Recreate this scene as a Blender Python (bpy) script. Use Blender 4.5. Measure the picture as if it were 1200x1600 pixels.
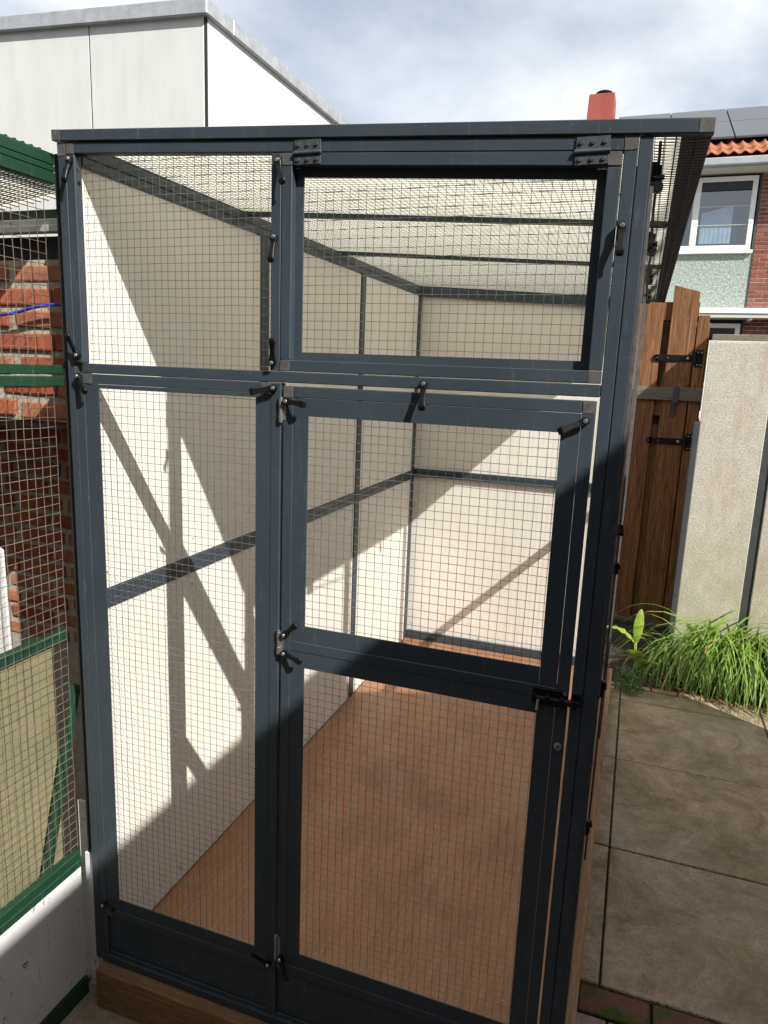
import bpy, bmesh, math, random
from mathutils import Vector, Matrix, Euler
random.seed(7)
R = math.radians
sc = bpy.context.scene
for o in list(bpy.data.objects): bpy.data.objects.remove(o)
COL = sc.collection

# ------------------------------------------------------------------ camera
def cam_axes(yaw, pitch, roll):
    cy, sy, cp, sp, cr, sr = math.cos(yaw), math.sin(yaw), math.cos(pitch), math.sin(pitch), math.cos(roll), math.sin(roll)
    fw = Vector((-sy*cp, cy*cp, sp)); r0 = Vector((cy, sy, 0)); u0 = r0.cross(fw)
    return cr*r0+sr*u0, -sr*r0+cr*u0, fw
cd = bpy.data.cameras.new('camera'); cam = bpy.data.objects.new('camera', cd); COL.objects.link(cam)
cr_, cu_, cf_ = cam_axes(0.337596, -0.197657, 0.0391907)
m = Matrix((cr_, cu_, -cf_)).transposed().to_4x4(); m.translation = Vector((1.36524, -1.44200, 1.75587))
cam.matrix_world = m
cd.sensor_fit = 'VERTICAL'; cd.sensor_height = 36.0; cd.sensor_width = 27.0
cd.lens = 1106.119/1600*36.0; cd.clip_start = 0.02; cd.clip_end = 500
sc.camera = cam

# ------------------------------------------------------------------ sky and sun
SUN = Vector((-1.0, 0.64, -1.0)).normalized()
w = bpy.data.worlds.new('World'); sc.world = w; w.use_nodes = True
nt = w.node_tree; N = nt.nodes; Lk = nt.links
bg = N['Background']
sky = N.new('ShaderNodeTexSky'); sky.sky_type = 'NISHITA'; sky.sun_disc = False
sky.sun_elevation = math.asin(-SUN.z); sky.sun_rotation = math.atan2(-SUN.x, -SUN.y)
tc = N.new('ShaderNodeTexCoord'); mp = N.new('ShaderNodeMapping'); mp.inputs['Scale'].default_value = (1, 1, 2.2)
mp.inputs['Rotation'].default_value = (0.2, 0.1, 0.6)
nz = N.new('ShaderNodeTexNoise'); nz.inputs['Scale'].default_value = 2.3; nz.inputs['Detail'].default_value = 8; nz.inputs['Roughness'].default_value = 0.55
nz.inputs['Distortion'].default_value = 0.35
cr = N.new('ShaderNodeValToRGB'); cr.color_ramp.elements[0].position = 0.33; cr.color_ramp.elements[0].color = (.5, .5, .5, 1)
cr.color_ramp.elements[1].position = 0.58; cr.color_ramp.elements[1].color = (1, 1, 1, 1)
nz2 = N.new('ShaderNodeTexNoise'); nz2.inputs['Scale'].default_value = 4.5; nz2.inputs['Detail'].default_value = 7
cr2 = N.new('ShaderNodeValToRGB'); cr2.color_ramp.elements[0].position = 0.3; cr2.color_ramp.elements[0].color = (6.8, 7.3, 7.95, 1)
cr2.color_ramp.elements[1].position = 0.72; cr2.color_ramp.elements[1].color = (10.0, 10.3, 10.6, 1)
mx = N.new('ShaderNodeMix'); mx.data_type = 'RGBA'
Lk.new(tc.outputs['Generated'], mp.inputs['Vector']); Lk.new(mp.outputs[0], nz.inputs['Vector']); Lk.new(mp.outputs[0], nz2.inputs['Vector'])
Lk.new(nz.outputs['Fac'], cr.inputs[0]); Lk.new(nz2.outputs['Fac'], cr2.inputs[0])
Lk.new(cr.outputs[0], mx.inputs['Factor']); Lk.new(sky.outputs[0], mx.inputs[6]); Lk.new(cr2.outputs[0], mx.inputs[7])
Lk.new(mx.outputs[2], bg.inputs['Color']); bg.inputs['Strength'].default_value = 0.075
sl = bpy.data.lights.new('sun', 'SUN'); sl.energy = 5.0; sl.angle = R(0.5); sl.color = (1.0, 0.955, 0.88)
so = bpy.data.objects.new('sun', sl); COL.objects.link(so); so.rotation_euler = SUN.to_track_quat('-Z', 'Y').to_euler(); so.location = (6, -4, 8)
vs = sc.view_settings; vs.view_transform = 'Standard'; vs.look = 'None'; vs.gamma = 1; vs.use_curve_mapping = False; vs.exposure = 0.66
sc.cycles.transparent_max_bounces = 24; sc.cycles.max_bounces = 10; sc.cycles.diffuse_bounces = 8; sc.cycles.transmission_bounces = 6

# ------------------------------------------------------------------ materials
class NT:
    def __init__(s, name):
        s.m = bpy.data.materials.new(name); s.m.use_nodes = True; s.t = s.m.node_tree; s.n = s.t.nodes; s.l = s.t.links
        s.b = s.n['Principled BSDF']; s.out = s.n['Material Output']
    def new(s, t, **k):
        n = s.n.new(t)
        for a, v in k.items():
            if a in n.inputs: n.inputs[a].default_value = v
            else: setattr(n, a, v)
        return n
    def link(s, a, b): s.l.new(a, b)
    def coord(s, kind='Object', scale=(1, 1, 1)):
        c = s.new('ShaderNodeTexCoord'); m_ = s.new('ShaderNodeMapping'); m_.inputs['Scale'].default_value = scale
        s.link(c.outputs[kind], m_.inputs['Vector']); return m_.outputs[0]
    def noise(s, vec, scale, detail=6, rough=.6, dist=0.0):
        n = s.new('ShaderNodeTexNoise'); n.inputs['Scale'].default_value = scale; n.inputs['Detail'].default_value = detail
        n.inputs['Roughness'].default_value = rough; n.inputs['Distortion'].default_value = dist; s.link(vec, n.inputs['Vector']); return n.outputs['Fac']
    def ramp(s, fac, stops):
        r = s.new('ShaderNodeValToRGB'); e = r.color_ramp.elements
        while len(e) > 1: e.remove(e[0])
        e[0].position, e[0].color = stops[0][0], (*stops[0][1], 1)
        for p, c in stops[1:]:
            q = e.new(p); q.color = (*c, 1)
        s.link(fac, r.inputs[0]); return r.outputs[0]
    def mix(s, fac, a, b, mode='MIX'):
        x = s.new('ShaderNodeMix'); x.data_type = 'RGBA'; x.blend_type = mode
        for v, i in ((fac, 0), (a, 6), (b, 7)):
            if isinstance(v, (int, float)): x.inputs[i].default_value = v
            elif isinstance(v, tuple): x.inputs[i].default_value = (*v, 1)
            else: s.link(v, x.inputs[i])
        return x.outputs[2]
    def rand(s): return s.new('ShaderNodeObjectInfo').outputs['Random']
    def vary(s, vec):   # shift the coordinates per object
        oi = s.new('ShaderNodeObjectInfo'); mm = s.new('ShaderNodeVectorMath', operation='SCALE'); cx = s.new('ShaderNodeCombineXYZ')
        s.link(oi.outputs['Random'], cx.inputs[0]); s.link(oi.outputs['Random'], cx.inputs[1]); s.link(oi.outputs['Random'], cx.inputs[2])
        s.link(cx.outputs[0], mm.inputs[0]); mm.inputs['Scale'].default_value = 37.0
        a = s.new('ShaderNodeVectorMath', operation='ADD'); s.link(vec, a.inputs[0]); s.link(mm.outputs[0], a.inputs[1]); return a.outputs[0]
    def bump(s, h, strength=.3, dist=.002):
        b = s.new('ShaderNodeBump'); b.inputs['Strength'].default_value = strength; b.inputs['Distance'].default_value = dist
        s.link(h, b.inputs['Height']); s.link(b.outputs[0], s.b.inputs['Normal'])
    def base(s, c, rough=.5, metal=0., spec=.5):
        if isinstance(c, tuple): s.b.inputs['Base Color'].default_value = (*c, 1)
        else: s.link(c, s.b.inputs['Base Color'])
        if isinstance(rough, (int, float)): s.b.inputs['Roughness'].default_value = rough
        else: s.link(rough, s.b.inputs['Roughness'])
        s.b.inputs['Metallic'].default_value = metal; s.b.inputs['Specular IOR Level'].default_value = spec
        return s.m
def simple(name, c, rough=.5, metal=0., var=.12, scale=9., bs=0., bscale=120., spec=.5):
    q = NT(name); v = q.vary(q.coord()); f = q.noise(v, scale)
    lo = tuple(x*(1-var) for x in c); hi = tuple(min(1, x*(1+var)) for x in c)
    col = q.ramp(f, [(.3, lo), (.7, hi)])
    if bs: q.bump(q.noise(v, bscale, 4), bs, .001)
    return q.base(col, rough, metal, spec)
M = {}
def powder(name, c):
    q = NT(name); v = q.coord(); f = q.noise(v, 3.5, 7, .65)
    col = q.ramp(f, [(.3, tuple(x*.9 for x in c)), (.7, tuple(x*1.1 for x in c))])
    d = q.noise(q.coord(scale=(14, 14, 2.2)), 5, 8, .75)       # dust and scuffs
    dust = q.ramp(d, [(.56, (0, 0, 0)), (.78, (.42, .42, .42))])
    col = q.mix(dust, col, (.16, .17, .17))
    scr = q.ramp(q.noise(q.coord(scale=(3, 3, 60)), 9, 3, .5, 2.), [(.70, (0, 0, 0)), (.73, (.5, .5, .5))]); col = q.mix(scr, col, (.17, .18, .19))
    spt = q.ramp(q.noise(v, 130, 2, .5), [(.74, (0, 0, 0)), (.78, (.7, .7, .7))]); col = q.mix(spt, col, (.24, .24, .23))
    q.bump(q.noise(v, 900, 2), .06, .0004)
    rr = q.ramp(f, [(.3, (.38, .38, .38)), (.7, (.52, .52, .52))])
    return q.base(col, rr, 0, .45)
M['alu'] = powder('anthracite_powder_coat', (.036, .049, .063))
M['green'] = powder('green_paint', (.010, .044, .023))
M['connector'] = simple('grey_plastic', (.075, .072, .070), .75, 0, .35, 60)
M['black'] = simple('black_plastic', (.004, .004, .0045), .45, 0, .2, 30, spec=.3)
M['steel'] = simple('zinc_steel', (.45, .46, .46), .38, .9, .2, 80)
M['galv'] = simple('galvanised_sheet', (.46, .48, .50), .5, .55, .18, 14)
M['hinge'] = simple('zinc_hinge_plate', (.065, .076, .085), .5, .35, .25, 60)
M['wire'] = simple('galvanised_wire', (.23, .23, .23), .42, .75, .3, 40)
M['wire_dark'] = simple('coated_dark_wire', (.03, .03, .032), .5, .2, .3, 40)
M['wire_rust'] = simple('weathered_wire', (.19, .15, .125), .7, .35, .5, 25)
M['dark_gap'] = simple('dark_joint_and_shade', (.015, .015, .016), .8)  # near-black for joints; elsewhere it paints in the dark of gaps and rooms
M['slate'] = simple('dark_grey_post', (.045, .047, .052), .6, 0, .2, 12)
def board():
    q = NT('off_white_board'); v = q.coord()
    col = q.ramp(q.noise(v, 1.6, 6, .6), [(.3, (.755, .72, .66)), (.7, (.81, .785, .73))])
    sp = q.ramp(q.noise(v, 55, 3, .5), [(.77, (0, 0, 0)), (.80, (1, 1, 1))])
    col = q.mix(sp, col, (.36, .32, .26))
    st = q.ramp(q.noise(q.coord(scale=(9, 9, 1.1)), 2.1, 7, .7), [(.58, (0, 0, 0)), (.8, (.4, .4, .4))])
    col = q.mix(st, col, (.56, .52, .45))
    sep = q.new('ShaderNodeSeparateXYZ'); q.link(v, sep.inputs[0]); mr = q.new('ShaderNodeMapRange'); mr.inputs[1].default_value = 0; mr.inputs[2].default_value = .38; mr.inputs[3].default_value = .15; mr.inputs[4].default_value = 0
    q.link(sep.outputs[2], mr.inputs[0]); ad = q.new('ShaderNodeMath', operation='ADD'); q.link(mr.outputs[0], ad.inputs[0]); q.link(q.noise(v, 24, 8, .75), ad.inputs[1])
    spl = q.ramp(ad.outputs[0], [(.66, (0, 0, 0)), (.78, (.75, .75, .75))]); col = q.mix(spl, col, (.40, .33, .25))      # mud splashes near the floor
    q.bump(q.noise(v, 300, 3), .12, .0006)
    return q.base(col, .62, 0, .3)
M['board'] = board()
def ply():
    q = NT('brown_plywood'); v = q.coord()
    g = q.noise(q.coord(scale=(22, 1.2, 22)), 4, 9, .7, .6)
    col = q.ramp(g, [(.25, (.215, .10, .050)), (.5, (.31, .155, .083)), (.75, (.40, .22, .125))])
    st = q.ramp(q.noise(v, 2.6, 7, .65, .7), [(.50, (0, 0, 0)), (.70, (.6, .6, .6))])
    col = q.mix(st, col, (.13, .062, .042))
    pl = q.ramp(q.noise(q.coord(scale=(3, .8, 3)), 2.2, 9, .7, 1.0), [(.5, (0, 0, 0)), (.72, (.55, .55, .55))]); col = q.mix(pl, col, (.36, .25, .17))
    sp = q.ramp(q.noise(v, 38, 2, .5), [(.77, (0, 0, 0)), (.80, (1, 1, 1))])
    col = q.mix(sp, col, (.5, .38, .26))
    q.bump(g, .2, .001)
    return q.base(col, .55, 0, .35)
M['ply'] = ply()
def wood(name, stops, sc_=(30, 30, 1.6), rough=.75, bumpd=.002, knots=True):
    q = NT(name); v = q.vary(q.coord(scale=sc_)); g = q.noise(v, 1.5, 9, .68, 1.6)
    col = q.ramp(g, stops)
    f = q.ramp(q.noise(q.vary(q.coord(scale=(sc_[0]*6, sc_[1]*6, sc_[2]*2))), 2.2, 5, .7), [(.38, (.55, .55, .55)), (.62, (1, 1, 1))])
    col = q.mix(.85, col, f, 'MULTIPLY')
    if knots:
        k = q.ramp(q.noise(q.vary(q.coord(scale=(sc_[0]*.35+1, sc_[1]*.35+1, sc_[2]*3))), 2.0, 4, .6), [(.66, (1, 1, 1)), (.74, (.28, .22, .18))])
        col = q.mix(.9, col, k, 'MULTIPLY')
    rv = q.ramp(q.rand(), [(0, (.75, .72, .70)), (1, (1.12, 1.1, 1.08))]); col = q.mix(1.0, col, rv, 'MULTIPLY')
    q.bump(g, .5, bumpd)
    return q.base(col, rough, 0, .25)
M['gatewood'] = wood('brown_stained_plank', [(.28, (.05, .022, .012)), (.42, (.17, .072, .032)), (.58, (.28, .14, .062)), (.74, (.43, .26, .135))])
M['greywood'] = wood('weathered_grey_wood', [(.2, (.12, .11, .09)), (.5, (.24, .215, .18)), (.8, (.33, .30, .25))], (1.6, 30, 30))
M['sleeper'] = wood('timber_beam_x', [(.2, (.16, .085, .04)), (.5, (.30, .18, .09)), (.8, (.42, .27, .14))], (1.6, 40, 40))
M['sleeper_y'] = wood('timber_beam_y', [(.2, (.22, .12, .06)), (.5, (.42, .27, .15)), (.8, (.52, .36, .21))], (40, 1.6, 40))
def poly():
    q = NT('cream_polycarbonate'); v = q.coord()
    col = q.ramp(q.noise(v, 3.5, 7, .65), [(.3, (.84, .82, .74)), (.7, (.93, .92, .86))])
    q.base(col, .35, 0, .4)
    tr = q.new('ShaderNodeBsdfTranslucent'); q.link(col, tr.inputs['Color'])
    ms = q.new('ShaderNodeMixShader'); ms.inputs[0].default_value = .80
    q.link(q.b.outputs[0], ms.inputs[1]); q.link(tr.outputs[0], ms.inputs[2]); q.link(ms.outputs[0], q.out.inputs[0])
    return q.m
M['poly'] = poly()
def acrylic(name, tint=(.97, .98, .98), ior=1.45, haze=.05):
    q = NT(name); tr = q.new('ShaderNodeBsdfTransparent'); tr.inputs['Color'].default_value = (*tint, 1)
    gl = q.new('ShaderNodeBsdfGlossy'); gl.inputs['Roughness'].default_value = .02; gl.inputs['Color'].default_value = (.9, .9, .9, 1)
    fr = q.new('ShaderNodeFresnel'); 
    ge = q.new('ShaderNodeNewGeometry'); mr = q.new('ShaderNodeMapRange'); mr.inputs[3].default_value = ior; mr.inputs[4].default_value = 1/ior
    q.link(ge.outputs['Backfacing'], mr.inputs[0]); q.link(mr.outputs[0], fr.inputs['IOR'])   # the same reflectance on both faces
    ms = q.new('ShaderNodeMixShader'); q.link(fr.outputs[0], ms.inputs[0]); q.link(tr.outputs[0], ms.inputs[1]); q.link(gl.outputs[0], ms.inputs[2])
    df = q.new('ShaderNodeBsdfDiffuse'); df.inputs['Color'].default_value = (.42, .42, .43, 1)
    m2 = q.new('ShaderNodeMixShader'); m2.inputs[0].default_value = haze; q.link(ms.outputs[0], m2.inputs[1]); q.link(df.outputs[0], m2.inputs[2])
    q.link(m2.outputs[0], q.out.inputs[0]); return q.m
M['acrylic'] = acrylic('clear_acrylic')
M['glass'] = acrylic('window_glass', (.74, .80, .84), 2.1, .0)
def brick(name, a, b, c):
    q = NT(name); v = q.vary(q.coord())
    rv = q.ramp(q.rand(), [(0, a), (.5, b), (1, c)])
    f = q.ramp(q.noise(v, 30, 8, .7), [(.3, (.62, .6, .58)), (.7, (1.15, 1.12, 1.08))])
    col = q.mix(1.0, rv, f, 'MULTIPLY')
    q.bump(q.noise(v, 90, 5, .7), .6, .003)
    return q.base(col, .9, 0, .2)
M['brick'] = brick('old_orange_brick', (.30, .085, .045), (.42, .135, .070), (.36, .17, .105))
M['brick_h'] = brick('dark_red_brick', (.17, .065, .05), (.23, .085, .062), (.27, .11, .08))
def mortar(name, c):
    q = NT(name); v = q.coord(); f = q.noise(v, 40, 8, .75)
    col = q.ramp(f, [(.3, tuple(x*.6 for x in c)), (.7, c)]); q.bump(f, .9, .006); return q.base(col, .95, 0, .1)
M['mortar'] = mortar('grey_mortar', (.50, .455, .38)); M['mortar_h'] = mortar('pale_mortar', (.55, .48, .43))
def slab(name, c, stain):
    q = NT(name); v = q.coord()
    f = q.noise(q.vary(v), 120, 8, .8); col = q.ramp(f, [(.3, tuple(x*.55 for x in c)), (.5, c), (.72, tuple(x*1.5 for x in c))])
    s1 = q.ramp(q.noise(v, 3.2, 10, .78, .8), [(.42, (0, 0, 0)), (.60, (.85, .85, .85))]); col = q.mix(s1, col, stain)
    ol = q.ramp(q.noise(q.coord(scale=(1, 3, 1)), 2.2, 9, .75), [(.48, (0, 0, 0)), (.66, (.6, .6, .6))]); col = q.mix(ol, col, (.24, .205, .095))
    s2 = q.ramp(q.noise(q.vary(v), 1.3, 6, .6), [(.5, (0, 0, 0)), (.75, (.5, .5, .5))]); col = q.mix(s2, col, (.30, .27, .24))
    s3 = q.ramp(q.noise(q.vary(v), 17, 8, .8), [(.38, (.80, .80, .80)), (.64, (1.12, 1.12, 1.12))]); col = q.mix(1.0, col, s3, 'MULTIPLY')
    q.bump(f, .7, .0025); return q.base(col, .85, 0, .25)
M['slab'] = slab('exposed_aggregate_slab', (.37, .295, .21), (.18, .135, .085))
M['slab_f'] = slab('pebbled_slab', (.30, .225, .205), (.17, .13, .12))
def paver():
    q = NT('mossy_red_paver'); v = q.coord()
    col = q.ramp(q.noise(v, 60, 6, .7), [(.3, (.10, .05, .04)), (.7, (.19, .10, .08))])
    ms = q.ramp(q.noise(v, 7, 7, .7), [(.50, (0, 0, 0)), (.58, (1, 1, 1))]); col = q.mix(ms, col, (.05, .085, .018))
    q.bump(q.noise(v, 120, 5, .8), .8, .004); return q.base(col, .95, 0, .1)
M['paver'] = paver()
M['edging'] = brick('pale_red_edging', (.36, .20, .14), (.42, .25, .18), (.45, .30, .22))
def soil():
    q = NT('dark_soil'); v = q.coord(); f = q.noise(v, 30, 9, .75)
    col = q.ramp(f, [(.3, (.03, .024, .018)), (.7, (.10, .08, .06))]); q.bump(f, 1., .02); return q.base(col, .95, 0, .1)
M['soil'] = soil()
def concrete():
    q = NT('exposed_concrete'); v = q.coord()
    f = q.noise(q.coord(scale=(1, 1, 1.3)), 75, 6, .8); col = q.ramp(f, [(.34, (.20, .185, .155)), (.45, (.44, .42, .37)), (.62, (.60, .58, .52))])
    c2 = q.ramp(q.noise(v, 14, 8, .75), [(.32, (.86, .85, .83)), (.68, (1.08, 1.07, 1.05))]); col = q.mix(1.0, col, c2, 'MULTIPLY')
    s = q.ramp(q.noise(q.coord(scale=(7, 7, 1.3)), 1.7, 7, .6), [(.50, (0, 0, 0)), (.72, (.5, .5, .5))]); col = q.mix(s, col, (.40, .28, .235))
    sep = q.new('ShaderNodeSeparateXYZ'); q.link(q.coord(), sep.inputs[0])
    mr = q.new('ShaderNodeMapRange'); mr.inputs[1].default_value = -.1; mr.inputs[2].default_value = 1.1; mr.inputs[3].default_value = .75; mr.inputs[4].default_value = 0
    q.link(sep.outputs[2], mr.inputs[0])
    al = q.new('ShaderNodeMath', operation='MULTIPLY'); q.link(mr.outputs[0], al.inputs[0]); q.link(q.ramp(q.noise(v, 5, 8, .7), [(.3, (.1, .1, .1)), (.65, (1, 1, 1))]), al.inputs[1])
    col = q.mix(al.outputs[0], col, (.27, .265, .10))       # algae growing up from the ground
    q.bump(f, .8, .004); return q.base(col, .9, 0, .2)
M['concrete'] = concrete()
def panel_white():
    q = NT('white_cladding_panel'); v = q.coord()
    col = q.ramp(q.noise(q.coord(scale=(2, 2, .6)), 3, 7, .6), [(.3, (.55, .565, .56)), (.7, (.62, .63, .62))])
    s = q.ramp(q.noise(q.coord(scale=(16, 16, .8)), 1.6, 7, .7), [(.55, (0, 0, 0)), (.8, (.5, .5, .5))]); col = q.mix(s, col, (.42, .41, .38))
    q.bump(q.noise(v, 120, 4), .2, .001); return q.base(col, .55, 0, .35)
M['cladding'] = panel_white()
def scuffed():
    q = NT('scuffed_white_board'); v = q.coord()
    col = q.ramp(q.noise(v, 3, 6), [(.3, (.66, .67, .67)), (.7, (.76, .77, .77))])
    s = q.ramp(q.noise(q.coord(scale=(1, 1.6, .8)), 30, 4, .6, 1.2), [(.655, (0, 0, 0)), (.68, (1, 1, 1))]); col = q.mix(s, col, (.16, .15, .14))
    return q.base(col, .4, 0, .4)
M['scuffed'] = scuffed()
def olive():
    q = NT('olive_panel'); v = q.coord()
    col = q.ramp(q.noise(v, 4, 7, .65), [(.3, (.15, .145, .075)), (.7, (.24, .225, .125))])
    s = q.ramp(q.noise(v, 60, 3), [(.7, (0, 0, 0)), (.74, (.8, .8, .8))]); col = q.mix(s, col, (.5, .48, .4))
    return q.base(col, .6, 0, .3)
M['olive'] = olive()
def tile():
    q = NT('orange_roof_tile'); v = q.vary(q.coord()); col = q.ramp(q.noise(v, 9, 6, .7), [(.3, (.26, .085, .042)), (.7, (.42, .16, .085))])
    return q.base(col, .8, 0, .2)
M['tile'] = tile()
M['solar'] = simple('solar_panel_glass', (.045, .048, .056), .35, 0, .05, 3, spec=.5)
def pebble():
    q = NT('grey_pebbledash'); v = q.coord(); f = q.noise(v, 26, 5, .8)
    col = q.ramp(f, [(.3, (.17, .21, .19)), (.5, (.33, .38, .35)), (.68, (.56, .60, .56))]); q.bump(f, 1., .03); return q.base(col, .9, 0, .2)
M['pebble'] = pebble()
M['upvc'] = simple('white_frame_paint', (.74, .74, .71), .4, 0, .05, 5)
M['cream'] = simple('cream_frame_paint', (.52, .53, .48), .5, 0, .06, 5)
M['gutter'] = simple('grey_gutter', (.30, .32, .33), .5, 0, .1, 5)
M['curtain'] = simple('white_curtain', (.72, .75, .78), .8, 0, .12, 6)
M['redpaint'] = simple('red_painted_chimney', (.27, .062, .045), .8, 0, .2, 3, .3, 20)
M['rope'] = simple('blue_rope', (.015, .04, .42), .7, 0, .9, 160)
M['shutter'] = simple('dark_roller_box', (.012, .016, .02), .5)
M['render'] = simple('grey_house_render', (.16, .15, .14), .9, 0, .2, 3)
def leaf(name, c, d):
    q = NT(name); v = q.coord(); col = q.ramp(q.noise(v, 22, 6, .6), [(.3, c), (.7, d)])
    q.base(col, .45, 0, .4); tr = q.new('ShaderNodeBsdfTranslucent'); q.link(q.mix(.5, col, (.25, .35, .03)), tr.inputs['Color'])
    ms = q.new('ShaderNodeMixShader'); ms.inputs[0].default_value = .35; q.link(q.b.outputs[0], ms.inputs[1]); q.link(tr.outputs[0], ms.inputs[2]); q.link(ms.outputs[0], q.out.inputs[0]); return q.m
M['grass'] = leaf('grass_blade', (.10, .20, .024), (.27, .42, .075))
M['straw'] = leaf('dry_straw', (.28, .23, .11), (.42, .35, .18))
M['lime'] = leaf('pale_green_leaf', (.20, .32, .035), (.38, .50, .08))
M['fern'] = leaf('dark_green_leaf', (.03, .085, .02), (.07, .16, .035))

# ------------------------------------------------------------------ mesh helpers
class MB:
    def __init__(s): s.v = []; s.f = []
    def hexa(s, p):   # 8 corners: bottom ring 0-3 (ccw from above), top ring 4-7
        o = len(s.v); s.v += [tuple(q) for q in p]
        s.f += [(o+3, o+2, o+1, o), (o+4, o+5, o+6, o+7), (o, o+1, o+5, o+4), (o+1, o+2, o+6, o+5), (o+2, o+3, o+7, o+6), (o+3, o, o+4, o+7)]
        return s
    def box(s, x0, x1, y0, y1, z0, z1):
        return s.hexa([(x0, y0, z0), (x1, y0, z0), (x1, y1, z0), (x0, y1, z0), (x0, y0, z1), (x1, y0, z1), (x1, y1, z1), (x0, y1, z1)])
    def slope(s, x0, x1, y0, y1, zf, h):   # box whose bottom follows zf(x)
        a, b = zf(x0), zf(x1)
        return s.hexa([(x0, y0, a), (x1, y0, b), (x1, y1, b), (x0, y1, a), (x0, y0, a+h), (x1, y0, b+h), (x1, y1, b+h), (x0, y1, a+h)])
    def bar(s, a, b, w_, h_, up=(0, 0, 1)):
        a, b = Vector(a), Vector(b); d = (b-a).normalized(); u = Vector(up); x = d.cross(u).normalized(); u = x.cross(d)
        r = []
        for p in (a, b): r.append([p-x*w_/2-u*h_/2, p+x*w_/2-u*h_/2, p+x*w_/2+u*h_/2, p-x*w_/2+u*h_/2])
        return s.hexa([r[0][0], r[0][1], r[1][1], r[1][0], r[0][3], r[0][2], r[1][2], r[1][3]])
    def wire(s, pts, r, n=4):
        o = len(s.v); k = len(pts); pts = [Vector(p) for p in pts]
        for i, p in enumerate(pts):
            d = (pts[min(i+1, k-1)]-pts[max(i-1, 0)]).normalized()
            a = d.orthogonal().normalized() if abs(d.z) < .9 else Vector((1, 0, 0)); a = (a-d*a.dot(d)).normalized(); b = d.cross(a)
            for j in range(n):
                t = 2*math.pi*(j+.5)/n; s.v.append(tuple(p+(a*math.cos(t)+b*math.sin(t))*r))
        for i in range(k-1):
            for j in range(n):
                s.f.append((o+i*n+j, o+i*n+(j+1) % n, o+(i+1)*n+(j+1) % n, o+(i+1)*n+j))
        s.f.append(tuple(o+j for j in range(n))[::-1]); s.f.append(tuple(o+(k-1)*n+j for j in range(n)))
        return s
    def cyl(s, a, b, r, n=16, r2=None):
        a, b = Vector(a), Vector(b); d = (b-a).normalized(); x = d.orthogonal().normalized(); y = d.cross(x); o = len(s.v); r2 = r if r2 is None else r2
        for p, rr in ((a, r), (b, r2)):
            for j in range(n):
                t = 2*math.pi*j/n; s.v.append(tuple(p+(x*math.cos(t)+y*math.sin(t))*rr))
        for j in range(n): s.f.append((o+j, o+(j+1) % n, o+n+(j+1) % n, o+n+j))
        s.f.append(tuple(o+j for j in range(n))[::-1]); s.f.append(tuple(o+n+j for j in range(n))); return s
    def loft(s, secs):   # list of 4-corner sections
        o = len(s.v)
        for q in secs: s.v += [tuple(p) for p in q]
        k = len(secs)
        for i in range(k-1):
            for j in range(4): s.f.append((o+i*4+j, o+i*4+(j+1) % 4, o+(i+1)*4+(j+1) % 4, o+(i+1)*4+j))
        s.f.append((o+3, o+2, o+1, o)); e = o+(k-1)*4; s.f.append((e, e+1, e+2, e+3)); return s
    def prism(s, poly_, axis, a, b):
        o = len(s.v); n = len(poly_)
        def P(p, t): return {0: (t, p[0], p[1]), 1: (p[0], t, p[1]), 2: (p[0], p[1], t)}[axis]
        s.v += [P(p, a) for p in poly_]+[P(p, b) for p in poly_]
        for j in range(n): s.f.append((o+j, o+(j+1) % n, o+n+(j+1) % n, o+n+j))
        s.f.append(tuple(o+j for j in range(n))[::-1]); s.f.append(tuple(o+n+j for j in range(n))); return s
    def mesh(s, name, bevel=0., smooth=False, seg=1):
        me = bpy.data.meshes.new(name); me.from_pydata(s.v, [], s.f)
        bm = bmesh.new(); bm.from_mesh(me); bmesh.ops.recalc_face_normals(bm, faces=bm.faces)
        if bevel: bmesh.ops.bevel(bm, geom=bm.edges[:], offset=bevel, segments=seg, affect='EDGES', profile=.5, clamp_overlap=True)
        bm.to_mesh(me); bm.free()
        if smooth:
            for p in me.polygons: p.use_smooth = True
        return me
    def build(s, name, mat, parent=None, bevel=0., smooth=False, kind=None, label=None, seg=1):
        o = bpy.data.objects.new(name, s.mesh(name, bevel, smooth, seg)); COL.objects.link(o)
        o.data.materials.append(M[mat] if isinstance(mat, str) else mat)
        hang(o, parent)
        if kind: o['kind'] = kind
        if label: o['label'] = label
        return o
WLOC = {}
def hang(o, parent):
    if parent is None: WLOC[o.name] = Vector((0, 0, 0)); return
    o.parent = parent; pl = WLOC[parent.name]; o.location = o.location-pl; WLOC[o.name] = o.location+pl
def thing(name, label, cat, loc=(0, 0, 0), group=None):
    o = bpy.data.objects.new(name, None); COL.objects.link(o); o.location = loc; o.empty_display_size = .1
    WLOC[o.name] = Vector(loc); o['label'] = label; o['category'] = cat
    if group: o['group'] = group
    return o
def tag(o, label, cat, group=None):
    o['label'] = label; o['category'] = cat
    if group: o['group'] = group
    return o
def inst(name, me, loc, parent=None, rot=(0, 0, 0), scale=(1, 1, 1)):
    o = bpy.data.objects.new(name, me); COL.objects.link(o); o.location = loc; o.rotation_euler = rot; o.scale = scale
    hang(o, parent); return o
def grid(P0, U, V, lu, lv, pitch, r, nrm, jit=.0011, step=.09, u0=0.5, v0=0.5):
    """wires along V every pitch in U and along U every pitch in V"""
    b = MB(); P0, U, V, nrm = map(Vector, (P0, U, V, nrm))
    for (A, B, la, lb, off, s0) in ((U, V, lu, lv, 0.0, u0), (V, U, lv, lu, r*1.6, v0)):
        k = s0*pitch
        while k < la:
            n = max(2, int(lb/step)+1); ph = random.random()*6
            b.wire([P0+A*(k+random.uniform(-jit, jit))+B*(lb*i/(n-1))+nrm*(off+random.uniform(-jit, jit)*.5) for i in range(n)], r)
            k += pitch
    return b

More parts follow.
